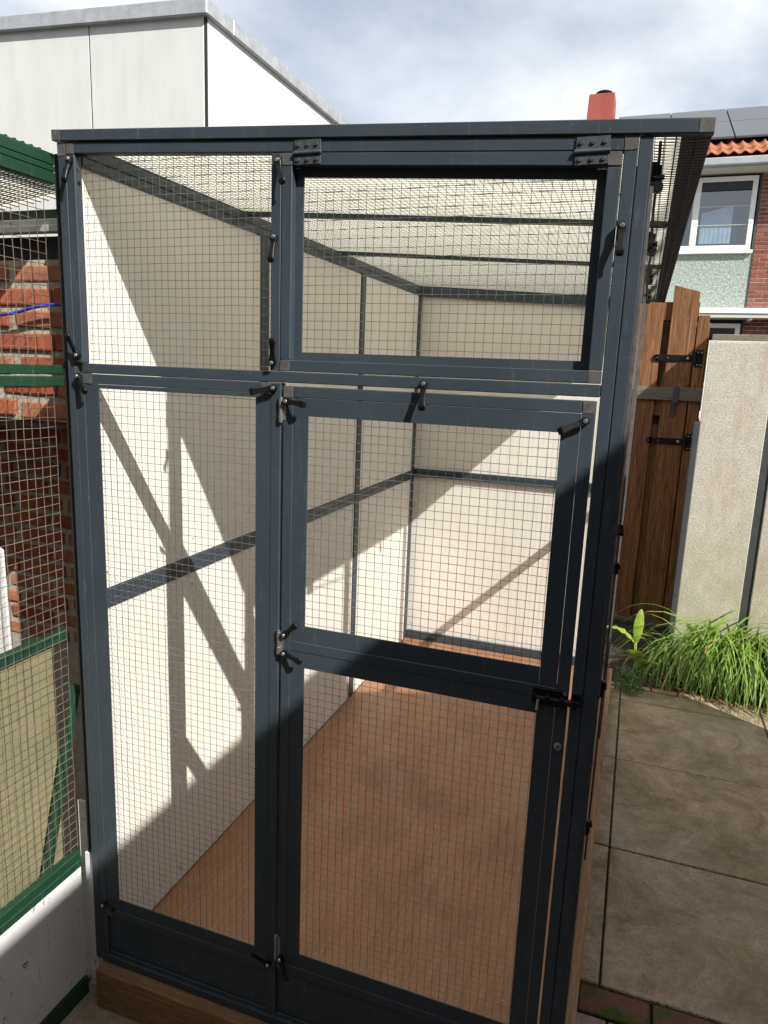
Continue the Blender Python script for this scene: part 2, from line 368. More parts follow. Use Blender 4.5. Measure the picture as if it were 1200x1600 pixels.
# ------------------------------------------------------------------ ground and paving (setting)
GZ = -0.13
g = MB(); g.box(-60, 60, -40, 90, -0.6, GZ-.045); g.build('ground', 'soil', kind='structure')
patio = MB().box(-3, 3.0, -6, 3.04, GZ-.04, GZ-.022).build('patio', 'soil', kind='structure')
def slab_piece(x0, x1, y0, y1, mat='slab', name='slab', dz=0, rot=0):
    gap = .0036; b = MB(); hx, hy = (x1-x0)/2-gap, (y1-y0)/2-gap; b.box(-hx, hx, -hy, hy, -.02, 0)
    me = b.mesh(name, .004); me.materials.append(M[mat])
    return inst(name, me, ((x0+x1)/2, (y0+y1)/2, GZ+dz), patio, (random.uniform(-.003, .003), random.uniform(-.003, .003), rot))
ys = [.61, 1.335, 2.07, 2.795]
for i in range(3):
    for x0, x1 in ((.66, 1.432), (1.432, 2.21), (2.21, 2.97)):
        slab_piece(x0, x1, ys[i], ys[i+1], dz=random.uniform(-.002, .003))
for x0, x1 in ((.66, 1.432), (1.432, 2.21), (2.21, 2.97)): slab_piece(x0, x1, 2.795, 2.975)
for i in range(11):
    slab_piece(1.30+i*.155, 1.30+(i+1)*.155, 2.98, 3.035, 'edging', 'edging_brick', dz=.004)
x = .72
for i in range(10):
    slab_piece(x, x+.215, .495, .605, 'paver', 'paver_brick', dz=random.uniform(-.006, .002)); x += .217
for x0, x1 in ((-.9, -.06), (-.06, .70), (.70, 1.46), (1.46, 2.22), (2.22, 2.98)):
    for y0, y1 in ((-.32, .49), (-1.1, -.32), (-1.9, -1.1)):
        slab_piece(x0, x1, y0, y1, 'slab_f' if x0 > .5 else 'slab', dz=random.uniform(-.002, .002))
MB().box(1.2, 3.0, 3.04, 3.62, GZ-.04, GZ-.005).build('planting_bed', 'soil', kind='structure')

# ------------------------------------------------------------------ grey aviary
T = .025
AV = thing('aviary', 'large anthracite grey aluminium aviary with wire mesh doors on a timber base', 'aviary', (.67, 1.4, 0))
zR = lambda x: 2.2575-.054*x          # underside of the roof frame
zH = lambda x: zR(x)-.0265            # underside of the header tube
e_ = .0005
def tube(name, x0, x1, y0, y1, z0, z1, parent=AV, mat='alu', bev=.0016):
    return MB().box(x0+e_, x1-e_, y0+e_, y1-e_, z0+e_, z1-e_).build(name, mat, parent, bev)
def connector(parent, x, z, y=0.0):
    return MB().box(x+.0008, x+T-.0008, y-.0007, y+.004, z+.0008, z+T-.0008).build('corner_connector', 'connector', parent, .0004)
# front posts and rails
tube('post', 0, T, 0, T, 0, zH(0)+.024)
MB().box(.001, T-.001, -.0007, .004, zH(0)-.006, zH(0)+.0235).build('corner_connector', 'connector', AV, .0004)
MB().slope(T+e_, 1.2905, 0, T, zH, T).build('header_rail', 'alu', AV, .0016)
MB().slope(.0265, .049, -.0007, .004, lambda x: zH(x)-.001, .024).build('corner_connector', 'connector', AV, .0004)
tube('post', 1.2905, 1.3155, 0, T, 0, zR(1.3)-.0015)
tube('post', 1.3157, 1.3405, 0, T, 0, zR(1.33)-.0015)
MB().box(1.2905+.0008, 1.3155-.0008, -.0007, .004, zH(1.3)+.001, zR(1.3)-.003).build('corner_connector', 'connector', AV, .0004)
MB().box(1.306, 1.325, .0252, .0275, .03, 2.14).build('seam_strip', 'alu', AV)  # added behind the two posts so no light shows through their seam
tube('cross_rail', .05, 1.2905, 0, T, 1.7195, 1.7445)
# upper left fixed panel
tube('post', .025, .05, 0, T, 1.7445, zH(.04)-.0006)
tube('post', .573, .598, 0, T, 1.7445, zH(.58)-.0006)
MB_ = grid((.05, T+.002, 1.7445), (1, 0, 0), (0, 0, 1), .523, zH(.3)-1.7445+.012, .019, .00065, (0, 1, 0)); MB_.build('wire_mesh', 'wire', AV, kind='stuff')
for z in (2.196, 2.166):     # bolt head and drilled hole in the post's inner side
    MB().cyl((.0495, .013, z), (.052, .013, z), .0045, 14).build('bolt_head', 'hinge' if z > 2.18 else 'black', AV)
# lower left fixed panel (joined welded frame with front flanges)
pf = MB()
for a in ((.025, .05, 0, T, .0265, 1.7185), (.5765, .6015, 0, T, .0265, 1.7185), (.0505, .576, 0, T, 1.6945, 1.7185), (.0505, .576, 0, T, .16, .185)): pf.box(*a)
PF = pf.build('panel_frame', 'alu', AV, .0014)
fl = MB()
for a in ((.0505, .093, .0012, .004, .2245, 1.684), (.537, .576, .0012, .004, .2245, 1.684), (.0505, .576, .0012, .004, 1.684, 1.694), (.0505, .576, .0012, .004, .1855, .2243)): fl.box(*a)
fl.build('flange', 'alu', PF, .0005)
MB_ = grid((.075, .0055, .205), (1, 0, 0), (0, 0, 1), .48, 1.485, .019, .00065, (0, 1, 0), u0=.3); MB_.build('wire_mesh', 'wire', PF, kind='stuff')
connector(PF, .05, 1.6937); connector(PF, .551, 1.6937); connector(PF, .05, .160)
tube('kick_panel', .0505, 1.2895, .010, .013, .026, .172)
tube('bottom_rail', T, 1.2905, -.004, T, 0, .026)
MB().box(.052, 1.289, .004, .009, .0262, .036).build('bead', 'alu', AV, .001)
# upper hinged flap
fb = MB(); fx0, fx1 = .5985, 1.2895
fb.slope(fx0+e_, fx1-e_, 0, T, lambda x: zH(x)-.0256, .0248)
fb.box(fx0+e_, fx0+T, 0, T, 1.7705, zH(fx0)-.0264); fb.box(fx1-T, fx1-e_, 0, T, 1.7705, zH(fx1)-.0264)
fb.box(fx0+e_, fx1-e_, 0, T, 1.7455, 1.7700)
FD = fb.build('flap_door', 'alu', AV, .0014)
f2 = MB(); i0, i1 = fx0+T, fx1-T
f2.box(i0, i0+.018, .021, T, 1.770, zH(i0)-.0264); f2.box(i1-.018, i1, .021, T, 1.770, zH(i1)-.0264)
f2.box(i0+.018, i1-.018, .021, T, 1.770, 1.788); f2.slope(i0+.018, i1-.018, .021, T-.0002, lambda x: zH(x)-.0445, .022)
f2.build('flange', 'alu', FD, .0005)
MB_ = grid((i0, T+.0015, 1.771), (1, 0, 0), (0, 0, 1), i1-i0, zH(i1)-1.771-.03, .019, .00065, (0, 1, 0)); MB_.build('wire_mesh', 'wire', FD, kind='stuff')
for xx in (fx0, fx1-T):
    MB().box(xx+.001, xx+T-.001, -.0007, .004, 1.7463, 1.7695).build('corner_connector', 'connector', FD, .0004)
    MB().slope(xx+.001, xx+T-.001, -.0007, .004, lambda x: zH(x)-.0250, .0235).build('corner_connector', 'connector', FD, .0004)
def hinge_h(x0, x1):
    z = zH((x0+x1)/2)
    hb = MB().box(x0, x1, -.0035, 0, z+.001, z+.0235).box(x0, x1, -.0035, 0, z-.0245, z-.006); hb.cyl((x0-.002, -.004, z-.002), (x1+.002, -.004, z-.002), .0042, 12)
    H_ = hb.build('hinge', 'hinge', AV, .0005)
    for k in range(3):
        for dz in (.0135, -.0152):
            xx = x0+(x1-x0)*(.15+.35*k)
            MB().cyl((xx, -.0034, z+dz), (xx, -.0066, z+dz), .0047, 14, .0036).cyl((xx, -.0066, z+dz), (xx, -.0068, z+dz), .0017, 6).build('screw', 'hinge', H_)
hinge_h(.630, .690); hinge_h(1.206, 1.266)
# lower door
db = MB(); a0, a1, b0, b1 = .6083, .6333, 1.2603, 1.2853
for a in ((a0, a1, 0, T, .178, 1.7125), (b0, b1, 0, T, .178, 1.7125), (a1+e_, b0-e_, 0, T, 1.688, 1.7125), (a1+e_, b0-e_, 0, T, 1.0865, 1.1115), (a1+e_, b0-e_, 0, T, .178, .203)): db.box(*a)
DR = db.build('door', 'alu', AV, .0014)
df = MB()
for a in ((a1+e_, .6707, .0012, .004, .2455, 1.648), (1.2226, b0-e_, .0012, .004, .2455, 1.648), (a1+e_, b0-e_, .0012, .004, 1.648, 1.6875), (.671, 1.2222, .0012, .004, 1.112, 1.1525),
          (.671, 1.2222, .0012, .004, 1.0465, 1.086), (a1+e_, b0-e_, .0012, .004, .2035, .2453)): df.box(*a)
df.build('flange', 'alu', DR, .0005)
for z0, z1 in ((1.13, 1.67), (.22, 1.075)):
    MB_ = grid((.655, .0055, z0), (1, 0, 0), (0, 0, 1), .585, z1-z0, .019, .00065, (0, 1, 0), u0=.7); MB_.build('wire_mesh', 'wire', DR, kind='stuff')
for xx in (a0, b0):
    for zz in (1.6875, .178): connector(DR, xx, zz)
MB().cyl((1.274, 0, .981), (1.274, -.003, .981), .0085, 24).cyl((1.274, -.003, .981), (1.274, -.0036, .981), .0055, 18).build('lock_cylinder', 'steel', DR, .0004)
MB().box(1.2728, 1.2752, -.0042, -.0034, .977, .986).build('keyhole', 'black', DR)
# pin hinges of the lower door
for z0, z1 in ((1.631, 1.688), (1.074, 1.134), (.212, .285)):
    hp = MB(); hp.cyl((.6047, -.004, z0), (.6047, -.004, z1), .0042, 14); hp.cyl((.6047, -.004, z0+.004), (.6047, -.004, z0+.018), .0050, 14); hp.cyl((.6047, -.004, z1-.018), (.6047, -.004, z1-.004), .0050, 14)
    hp.box(.6047, .616, -.0016, 0, z0+.006, z1-.006); hp.build('pin_hinge', 'steel', DR, 0, False)
# slide bolt across the door edge
sb = MB().box(1.212, 1.283, -.004, 0, 1.070, 1.108); sb.box(1.293, 1.312, -.004, 0, 1.078, 1.108)
sb.cyl((1.215, -.011, 1.088), (1.310, -.011, 1.088), .0075, 16)
for xx in (1.217, 1.245, 1.274, 1.300): sb.box(xx-.005, xx+.005, -.0205, 0, 1.0775, 1.0985)
SB = sb.build('slide_bolt', 'black', AV, .001)
MB().cyl((1.226, -.018, 1.086), (1.226, -.022, 1.066), .0035, 12).cyl((1.226, -.011, 1.088), (1.226, -.019, 1.086), .003, 10).build('bolt_knob', 'steel', SB)
MB().cyl((1.279, -.004, 1.104), (1.279, -.0065, 1.104), .004, 12).build('screw', 'steel', SB)
# turn latches: the mesh points along local +X and stands off local -Y
lm = MB(); secs = []
for u, o_, hw, th in ((-.0075, .008, .004, .009), (-.004, .008, .0072, .011), (.005, .0085, .0080, .011), (.012, .0115, .0062, .0075), (.026, .017, .0054, .006), (.036, .021, .0062, .0055), (.045, .0245, .0078, .005), (.052, .0235, .0075, .005), (.0550, .0215, .005, .0045)):
    secs.append([(u, -o_-th/2, -hw), (u, -o_-th/2, hw), (u, -o_+th/2, hw), (u, -o_+th/2, -hw)])
lm.loft(secs); lm.cyl((0, 0, 0), (0, -.006, 0), .0065, 14)
LME = lm.mesh('turn_latch', .0012); LME.materials.append(M['black'])
sm = MB().cyl((0, -.0136, 0), (0, -.0158, 0), .0050, 14, .0038); sm.box(-.0030, .0030, -.0162, -.0157, -.0006, .0006).box(-.0006, .0006, -.0163, -.0156, -.0030, .0030)
SME = sm.mesh('screw'); SME.materials.append(M['steel'])
LAT = [((.0425, 2.214), (.039, 2.161)), ((.594, 2.181), (.613, 2.134)), ((.586, 2.028), (.587, 1.978)), ((.584, 1.762), (.593, 1.813)), ((.040, 1.763), (.027, 1.808)),
       ((.039, 1.712), (.074, 1.674)), ((.588, 1.707), (.541, 1.697)), ((.620, 1.679), (.674, 1.675)), ((.938, 1.731), (.941, 1.676)), ((1.269, 1.674), (1.227, 1.654)),
       ((.6215, 1.127), (.665, 1.168)), ((.6215, 1.080), (.675, 1.073)), ((1.301, 2.031), (1.302, 1.977)), ((.045, .200), (.100, .215)), ((.585, .193), (.546, .224)), ((.6205, .222), (.642, .189))]
for (x0, z0), (x1, z1) in LAT:
    a = math.atan2(-(z1-z0), x1-x0)
    L_ = inst('turn_latch', LME, (x0, -.0002, z0), AV, (0, a, 0)); s_ = bpy.data.objects.new('screw', SME); COL.objects.link(s_); s_.parent = L_
cm_ = MB().box(0, .022, -.011, .011, -.002, .040).box(0, .012, -.014, .014, .036, .046); cm_.cyl((.016, -.012, -.006), (.016, .012, -.006), .0135, 18); cm_.cyl((.006, -.010, .012), (.030, -.010, .012), .006, 12)
CME = cm_.mesh('side_catch', .0015); CME.materials.append(M['black'])
for y_, z_, fl_ in ((.045, 2.112, 1), (.50, 2.075, 1), (.53, 2.075, 1), (.93, 2.055, 1), (1.45, 2.05, 1), (.93, 1.27, 1), (.95, 1.15, -1), (.07, 1.105, -1), (.30, .62, -1)):
    inst('side_catch', CME, (1.3409, y_, z_), AV, (0 if fl_ > 0 else math.pi, 0, 0), (.8 if z_ > 2 else .62,)*3)
# left wall: boards, posts, rails
for y0, y1 in ((.026, .893), (.951, 1.86), (1.911, 2.82)):
    for z0, z1 in ((.012, 1.0845), (1.1405, 2.2035)): tube('wall_board', .034, .044, y0, y1, z0, z1, mat='board', bev=.001)
for y0 in (.893, 1.86, 2.801):
    tube('wall_post', T, .050, y0, y0+.0285, .012, 2.205); tube('wall_post', T, .050, y0+.0290, y0+.0575, .012, 2.205)
for y0, y1 in ((.0265, .8925), (.951, 1.8595), (1.918, 2.800)):
    tube('wall_rail', T, .0485, y0, y1, 1.085, 1.112); tube('wall_rail', T, .0485, y0, y1, 1.1125, 1.140)
for z in (2.2055, 2.2300): tube('top_rail', T, .050, .0265, 2.86, z, z+.0240)
# rear wall
tube('wall_board', .026, 1.3405, 2.8705, 2.880, 0, 1.125, mat='board', bev=.001)
MB().hexa([(.026, 2.8705, 1.126), (1.3405, 2.8705, 1.126), (1.3405, 2.88, 1.126), (.026, 2.88, 1.126), (.026, 2.8705, zR(.026)-.001), (1.3405, 2.8705, zR(1.3405)-.001), (1.3405, 2.88, zR(1.3405)-.001), (.026, 2.88, zR(.026)-.001)]).build('wall_board', 'board', AV)
tube('wall_rail', .052, 1.315, 2.845, 2.862, 1.1005, 1.1255); tube('wall_rail', .052, 1.315, 2.845, 2.862, 1.1258, 1.1505)
tube('wall_rail', .052, 1.315, 2.845, 2.868, .013, .064)
MB().slope(.052, 1.315, 2.845, 2.868, lambda x: zR(x)-.047, .0455).build('top_rail', 'alu', AV, .0014)
tube('rear_post', 1.3157, 1.3405, 2.845, 2.87, .012, 2.180)
# floor
for y0, y1 in ((.026, 2.44), (2.4415, 2.844)): tube('floor_board', .0455, 1.3145, y0, y1, -.004, .0115, mat='ply', bev=.0008)
# right wall: posts, rails, mesh, acrylic
for y0 in (.94, 1.89): tube('wall_post', 1.3157, 1.3405, y0, y0+T, .026, 2.1560); tube('wall_post', 1.3157, 1.3405, y0+T, y0+2*T, .026, 2.1560)
for y0, y1 in ((.0255, .9395), (.9905, 1.8895), (1.9405, 2.8445)):
    for z in (0, 1.105, 1.1305, 2.1565): tube('wall_rail', 1.3157, 1.3405, y0, y1, z, z+T)
    MB_ = grid((1.3300, y0, .026), (0, 1, 0), (0, 0, 1), y1-y0, 2.13, .019, .00065, (-1, 0, 0)); MB_.build('wire_mesh', 'wire', AV, kind='stuff')
    MB().box(1.3408, 1.3475, y0-.0125 if y0 > .1 else .006, y0+.004, .03, 2.10).build('edge_profile', 'connector', AV, .0006)
    for z0, z1 in ((.03, 1.125), (1.135, 2.10)):
        MB().box(1.3410, 1.3440, y0-.012 if y0 > .1 else y0, y1+.010, z0, z1).build('acrylic_sheet', 'acrylic', AV)
# roof
RF = MB(); RF.slope(-.010, 1.438, -.005, .020, zR, T); RF.slope(0, 1.436, 2.878, 2.903, lambda x: zR(x)+.0002, T); RF.slope(0, .025, .0205, 2.8775, zR, T); RF.slope(1.411, 1.436, .0205, 2.8775, zR, T); RF.slope(1.386, 1.4105, .0205, 2.8775, zR, T)
RO = RF.build('roof_frame', 'alu', AV, .0016)
for y0 in (.81, 1.62): MB().slope(.0255, 1.3855, y0, y0+T, zR, T).build('rafter', 'alu', RO, .0014)
for x0 in (-.0095, 1.4130): MB().slope(x0, x0+.0245, -.0058, -.001, lambda x: zR(x)+.0006, .0238).build('corner_connector', 'connector', RO, .0004)
MB().slope(.020, 1.39, .006, 2.881, lambda x: zR(x)+.0135, .008).build('roof_sheet', 'poly', RO)
b = MB()
k = 0.012
while k < 2.88:
    b.wire([(x_, k, zR(x_)+.0126+random.uniform(-.0004, .0001)) for x_ in (.028, .4, .8, 1.2, 1.384)], .0007); k += .019
k = .030
while k < 1.384:
    b.wire([(k, y_, zR(k)+.0110+random.uniform(-.0004, .0003)) for y_ in (.012, .5, 1.0, 1.5, 2., 2.5, 2.876)], .0007); k += .019
b.build('roof_mesh', 'wire_dark', RO, kind='stuff')
b = MB(); k = .02
while k < 2.86:     # loose dark mesh under the right overhang
    b.wire([(1.342, k, zR(1.342)-.002), (1.39, k, zR(1.39)-.004), (1.434, k, zR(1.434)-.002)], .0007); k += .019
for k in (1.358, 1.377, 1.396, 1.415): b.wire([(k, y_, zR(k)-.0045) for y_ in (.0, .7, 1.4, 2.1, 2.88)], .0009)
b.build('overhang_mesh', 'wire_dark', RO, kind='stuff')
MB().wire([(1.352, -.004+.02*i, 2.17-.0012*i*i+.02*max(0, i-8)) if i < 6 else (1.350+.001*math.sin(i), .1+.12*(i-5), 2.12-.014*(i-5)) for i in range(14)], .003, 8).build('cable', 'black', AV)

# ------------------------------------------------------------------ timber under the aviary
t = MB().box(.028, 1.37, -.036, .07, GZ-.003, -.0015).build('timber_beam', 'sleeper', bevel=.005, seg=2)
tag(t, 'brown timber beam lying under the front edge of the grey aviary', 'beam')
t = MB().box(1.30, 1.372, .0715, 2.93, GZ-.003, -.0015).build('timber_beam', 'sleeper_y', bevel=.004, seg=2)
tag(t, 'light timber beam lying along the right side of the grey aviary', 'beam')

# ------------------------------------------------------------------ green aviary on the left
GA = thing('aviary', 'older green framed aviary with rusty mesh and white lower board, left of the grey one', 'aviary', (-.4, -.6, GZ))
def gtube(name, *a, mat='green', bev=.002): return MB().box(*a).build(name, mat, GA, bev)
gx0, gx1 = -.055, -.030
gtube('top_beam', gx0, gx1, -1.6, .022, 2.168, 2.1952); gtube('top_beam', gx0, gx1, -1.6, .022, 2.1954, 2.2103); gtube('top_beam', gx0, gx1, -1.6, .022, 2.2105, 2.238)
gtube('rail', gx0, gx1, -1.6, .022, 1.7135, 1.7365); gtube('rail', gx0, gx1, -1.6, .022, 1.6835, 1.7085)
gtube('rail', gx0, gx1+.004, -1.6, -.006, .3075, .3315); gtube('rail', gx0, gx1, -1.6, -.006, .332, .356)
gtube('bottom_rail', gx0, gx1+.003, -1.6, -.0045, GZ, GZ+.058)
gtube('lower_board', -.050, -.036, -1.6, -.003, GZ+.06, .305, mat='scuffed', bev=.001)
gtube('lower_board', -.0355, -.0012, .013, .020, GZ+.01, .335, mat='scuffed', bev=.001)
gtube('shade_strip', -.0270, -.0012, .016, .024, .3355, 2.236, mat='dark_gap', bev=.001)  # near-black strip paints in the shadow between green frame and grey post
for z0, z1 in ((1.74, 2.166), (.358, 1.682)):
    MB_ = grid((-.045, -1.2, z0), (0, 1, 0), (0, 0, 1), 1.197, z1-z0, .0252, .00085, (-1, 0, 0), jit=.0012, step=.05); MB_.build('wire_mesh', 'wire_rust', GA, kind='stuff')
# roof of the green aviary
MB().hexa([(-.9, -1.6, 2.076), (-.050, -1.6, 2.178), (-.050, .130, 2.178), (-.9, .130, 2.076), (-.9, -1.6, 2.082), (-.050, -1.6, 2.184), (-.050, .130, 2.184), (-.9, .130, 2.082)]).build('roof_sheet', 'poly', GA)
b = MB(); k = -1.5
while k < .09: b.wire([(-.88, k, 2.074), (-.052, k, 2.1735)], .0013); k += .0125
k = -.88
while k < -.05: b.wire([(k, -1.5, 2.176+.12*k), (k, .12, 2.176+.12*k)], .0013); k += .0252
b.build('roof_mesh', 'wire_dark', GA, kind='stuff')
for i in range(26): gtube('roof_clip', -.05, -.034, -.62+.024*i, -.614+.024*i, 2.2385, 2.2415, mat='black', bev=0)
gtube('rear_rail', -1.3, -.058, .088, .112, 2.104, 2.129)
MB().box(-1.3, -.03, .060, .086, 2.068, 2.086).box(-1.3, -.03, .072, .086, 2.0865, 2.103).build('flashing', 'galv', GA, .002)
# things kept inside the green aviary
op = thing('partition_panel', 'olive partition panel with green top rail inside the green aviary', 'panel', (-.13, -.3, GZ))
MB().box(-.135, -.125, -.9, .022, GZ, .958).build('panel', 'olive', op, .001); MB().box(-.141, -.117, -.9, .074, .9585, .992).build('top_rail', 'green', op, .002)
lp = MB().bar((-.092, -.195, -.12), (-.085, .063, .83), .022, .022, (0, 1, 0)).build('green_post', 'green', bevel=.002)
tag(lp, 'green square post leaning inside the green aviary', 'post')
wp = MB().box(-.098, -.066, .060, .068, GZ, .46).build('white_strip', 'scuffed', bevel=.001); tag(wp, 'narrow white board strip upright behind the rusty mesh near the grey post', 'board')
wl = MB().hexa([(-.42, .066, GZ), (-.318, .066, GZ), (-.318, .074, GZ), (-.42, .074, GZ), (-.42, .066, 1.24), (-.335, .066, 1.20), (-.335, .074, 1.20), (-.42, .074, 1.24)]).build('white_sheet', 'scuffed', bevel=.001); tag(wl, 'pale sheet leaning on the brick wall behind the olive panel at far left', 'sheet')
rp = MB(); pts = [(-.75+.045*i, .055, 1.868-.012*math.sin(i*.75)-.001*i*(16-i)*.12+.012) for i in range(17)]
rp.wire(pts, .0042, 8); tag(rp.build('rope', 'rope', smooth=True), 'blue rope strung in front of the brick wall in the green aviary', 'rope')
# brick wall behind it
BW = thing('brick_wall', 'old orange brick wall behind the green aviary', 'wall', (-1.2, .3, GZ))
MB().box(-2.4, -.025, .0875, .70, 1.583, 2.005).build('mortar_core', 'mortar', BW)
MB().box(-2.4, -.025, .4575, .70, GZ, 1.582).build('mortar_core', 'mortar', BW)
variants = []
for i in range(5):
    bm_ = MB(); hx, hz = .096, .0225
    j = lambda a: a+random.uniform(-.0035, .0035)
    bm_.hexa([(j(-hx), j(0), j(-hz)), (j(hx), j(0), j(-hz)), (hx, .05, -hz), (-hx, .05, -hz), (j(-hx), j(0), j(hz)), (j(hx), j(0), j(hz)), (hx, .05, hz), (-hx, .05, hz)])
    me = bm_.mesh('brick', .005, seg=2); me.materials.append(M['brick']); variants.append(me)
row = 0; z = 1.972
while z > .75:
    by = .082 if z > 1.6 else .452  # setback of the lower courses is invented, so that shade falls on them
    x = -.052-.098+(.10 if row % 2 else 0)
    if row % 2: inst('brick', variants[row % 5], (-.052-.022, by, z), BW, scale=(.42, 1, 1)); x = -.052-.044-.098-.018
    while x > -1.25:
        inst('brick', random.choice(variants), (x+random.uniform(-.004, .004), by+random.uniform(-.003, .004), z+random.uniform(-.002, .002)), BW, (0, random.uniform(-.012, .012), 0)); x -= .214
    z -= .0600; row += 1
MB().box(-2.4, -.03, .105, .34, 2.0055, 2.066).build('gap_shade_block', 'dark_gap', BW)  # dark block in place of the shaded gap over the bricks

# ------------------------------------------------------------------ white clad building behind
WB = thing('flat_roofed_building', 'white panel clad flat roofed building with metal roof trim, behind at upper left', 'building', (-3.5, 5, GZ))
cxw, cyw = -1.2, 2.45
zt_ = lambda x: 3.705+.048*(cxw-x)
MB().slope(-6.5, cxw-.03, cyw+.03, 9, lambda x: GZ, 3.7-GZ).build('wall', 'dark_gap', WB)
edges = [cxw-.012, -2.03, -3.05, -4.07, -5.09]
for k in range(4):
    x1, x0 = edges[k]-.004, edges[k+1]+.004
    MB().hexa([(x0, cyw, GZ), (x1, cyw, GZ), (x1, cyw+.022, GZ), (x0, cyw+.022, GZ), (x0, cyw, zt_(x0)), (x1, cyw, zt_(x1)), (x1, cyw+.022, zt_(x1)), (x0, cyw+.022, zt_(x0))]).build('cladding_panel', 'cladding', WB, .0015)
MB().box(cxw-.0155, cxw-.003, cyw+.006, cyw+.021, GZ, 3.70).build('corner_joint', 'dark_gap', WB)
for xj in edges[1:4]: MB().box(xj-.0039, xj+.0039, cyw+.002, cyw+.02, GZ, zt_(xj)-.002).build('panel_joint', 'dark_gap', WB)
yy = cyw+.018
for k in range(4):
    y1 = yy+(2.4 if k == 0 else 1.6); MB().box(cxw-.022, cxw, yy+.004, y1-.004, GZ, 3.705).build('cladding_panel', 'cladding', WB, .0015); yy = y1
MB().hexa([(-6.4, cyw-.035, zt_(-6.4)-.004), (cxw+.03, cyw-.035, zt_(cxw)-.004), (cxw+.03, cyw+.25, zt_(cxw)-.004), (-6.4, cyw+.25, zt_(-6.4)-.004),
           (-6.4, cyw-.035, zt_(-6.4)+.078), (cxw+.03, cyw-.035, zt_(cxw)+.078), (cxw+.03, cyw+.25, zt_(cxw)+.083), (-6.4, cyw+.25, zt_(-6.4)+.083)]).build('roof_trim', 'galv', WB, .004)
MB().box(cxw-.2, cxw+.032, cyw+.252, 8.9, 3.701, 3.786).build('roof_trim', 'galv', WB, .004)
MB().box(-6.4, cxw-.21, cyw+.26, 8.9, 3.70, 3.73).build('roof', 'slate', WB)

# ------------------------------------------------------------------ concrete fence and gate
CF = thing('concrete_fence', 'pale exposed concrete panel fence with dark posts behind the grass', 'fence', (2.2, 3.62, GZ))
for x0, x1 in ((1.742, 2.128), (2.185, 2.60)):
    MB().box(x0, x1, 3.60, 3.645, GZ-.02, 2.013).build('concrete_panel', 'concrete', CF, .006, seg=2)
MB().box(1.736, 1.7415, 3.596, 3.62, 1.51, 2.018).box(1.736, 2.13, 3.602, 3.61, 2.0135, 2.0195).build('edge_trim', 'upvc', CF, .001)
for x0, x1 in ((1.728, 1.7415), (2.1285, 2.1845), (2.6005, 2.6545)):
    MB().box(x0-.02 if x0 < 1.8 else x0, x1, 3.590 if x0 < 1.8 else 3.612, 3.65, GZ-.02, 1.505 if x0 < 1.8 else 2.0).build('post', 'slate', CF, .002)
MB().box(1.755, 2.66, 3.650, 3.675, 1.96, 2.063).build('cap_plank', 'greywood', CF, .003)
GT = thing('wooden_gate', 'brown stained plank gate with black strap hinges beside the concrete fence', 'gate', (1.5, 4.3, GZ))
def plank(x0, x1, z0, z1, y=4.3, d=.022, mat='gatewood', skew=0., top=0.):
    n = 6; b = MB(); po = [(x0, z0), (x1, z0)]
    for i in range(n+1):
        u = i/n; po.append((x1+(x0-x1)*u, z1-top*(1-u)**2-skew*u))
    return b.prism(po, 1, y, y+d).build('plank', mat, GT, .002)
plank(1.285, 1.462, GZ+.03, 2.365, top=-.01); plank(1.515, 1.690, GZ+.03, 2.395, skew=-.045, y=4.298); plank(1.09, 1.272, GZ+.03, 2.33)
plank(1.700, 1.775, GZ, 2.232, y=4.305, d=.07); plank(1.8, 1.99, GZ+.03, 2.05, y=4.33)
plank(1.455, 1.53, GZ+.03, 1.36, y=4.326); plank(.85, 1.08, GZ+.03, 2.3)
for z0, z1 in ((2.195, 2.325), (1.33, 1.43), (.25, .37)): MB().box(.86, 1.70, 4.325, 4.347, z0, z1).build('ledger', 'gatewood', GT, .002)
MB().bar((1.49, 4.336, 1.50), (1.60, 4.336, 2.20), .07, .02, (0, 1, 0)).build('brace', 'gatewood', GT, .002)
MB().box(.9, 1.79, 4.272, 4.296, 1.618, 1.713).build('cross_bar', 'greywood', GT, .003)
MB().box(1.585, 1.625, 4.262, 4.271, 1.60, 1.72).box(1.575, 1.615, 4.288, 4.297, 1.50, 1.60).build('bracket', 'slate', GT, .002)
for z in (1.925, 1.315):
    hb = MB().box(1.44 if z > 1.5 else 1.455, 1.705, 4.289, 4.2955, z-.023, z+.023); hb.cyl((1.44 if z > 1.5 else 1.455, 4.2955, z), (1.44 if z > 1.5 else 1.455, 4.289, z), .023, 16); hb.box(1.712, 1.760, 4.297, 4.303, z-.062, z+.062); hb.cyl((1.708, 4.291, z-.05), (1.708, 4.291, z+.05), .009, 10)
    H_ = hb.build('strap_hinge', 'black', GT, .001)
    for xx, zz in ((1.45, z), (1.52, z), (1.66, z)): MB().cyl((xx, 4.289, zz), (xx, 4.284, zz), .011 if xx > 1.6 else .006, 12, .006 if xx > 1.6 else .004).build('bolt', 'steel', H_)
    for xx, zz in ((1.725, z+.045), (1.748, z+.045), (1.725, z-.045), (1.748, z-.045)): MB().cyl((xx, 4.297, zz), (xx, 4.293, zz), .006, 10).build('bolt', 'steel', H_)
MB().box(1.0, 1.79, 4.42, 4.44, GZ, 2.19).build('back_board', 'gatewood', GT, .002)

# ------------------------------------------------------------------ row house at the back
RH = thing('row_house', 'brick row house with orange tiled roof and solar panels beyond the gate', 'house', (2, 14, GZ))
MB().box(-6, 9, 12.06, 18, GZ, 5.08).build('wall', 'dark_gap', RH)  # coloured near-black to stand for the dark rooms behind the panes
MB().box(2.853, 9, 12.020, 12.059, GZ, 5.08).build('mortar_wall', 'mortar_h', RH)
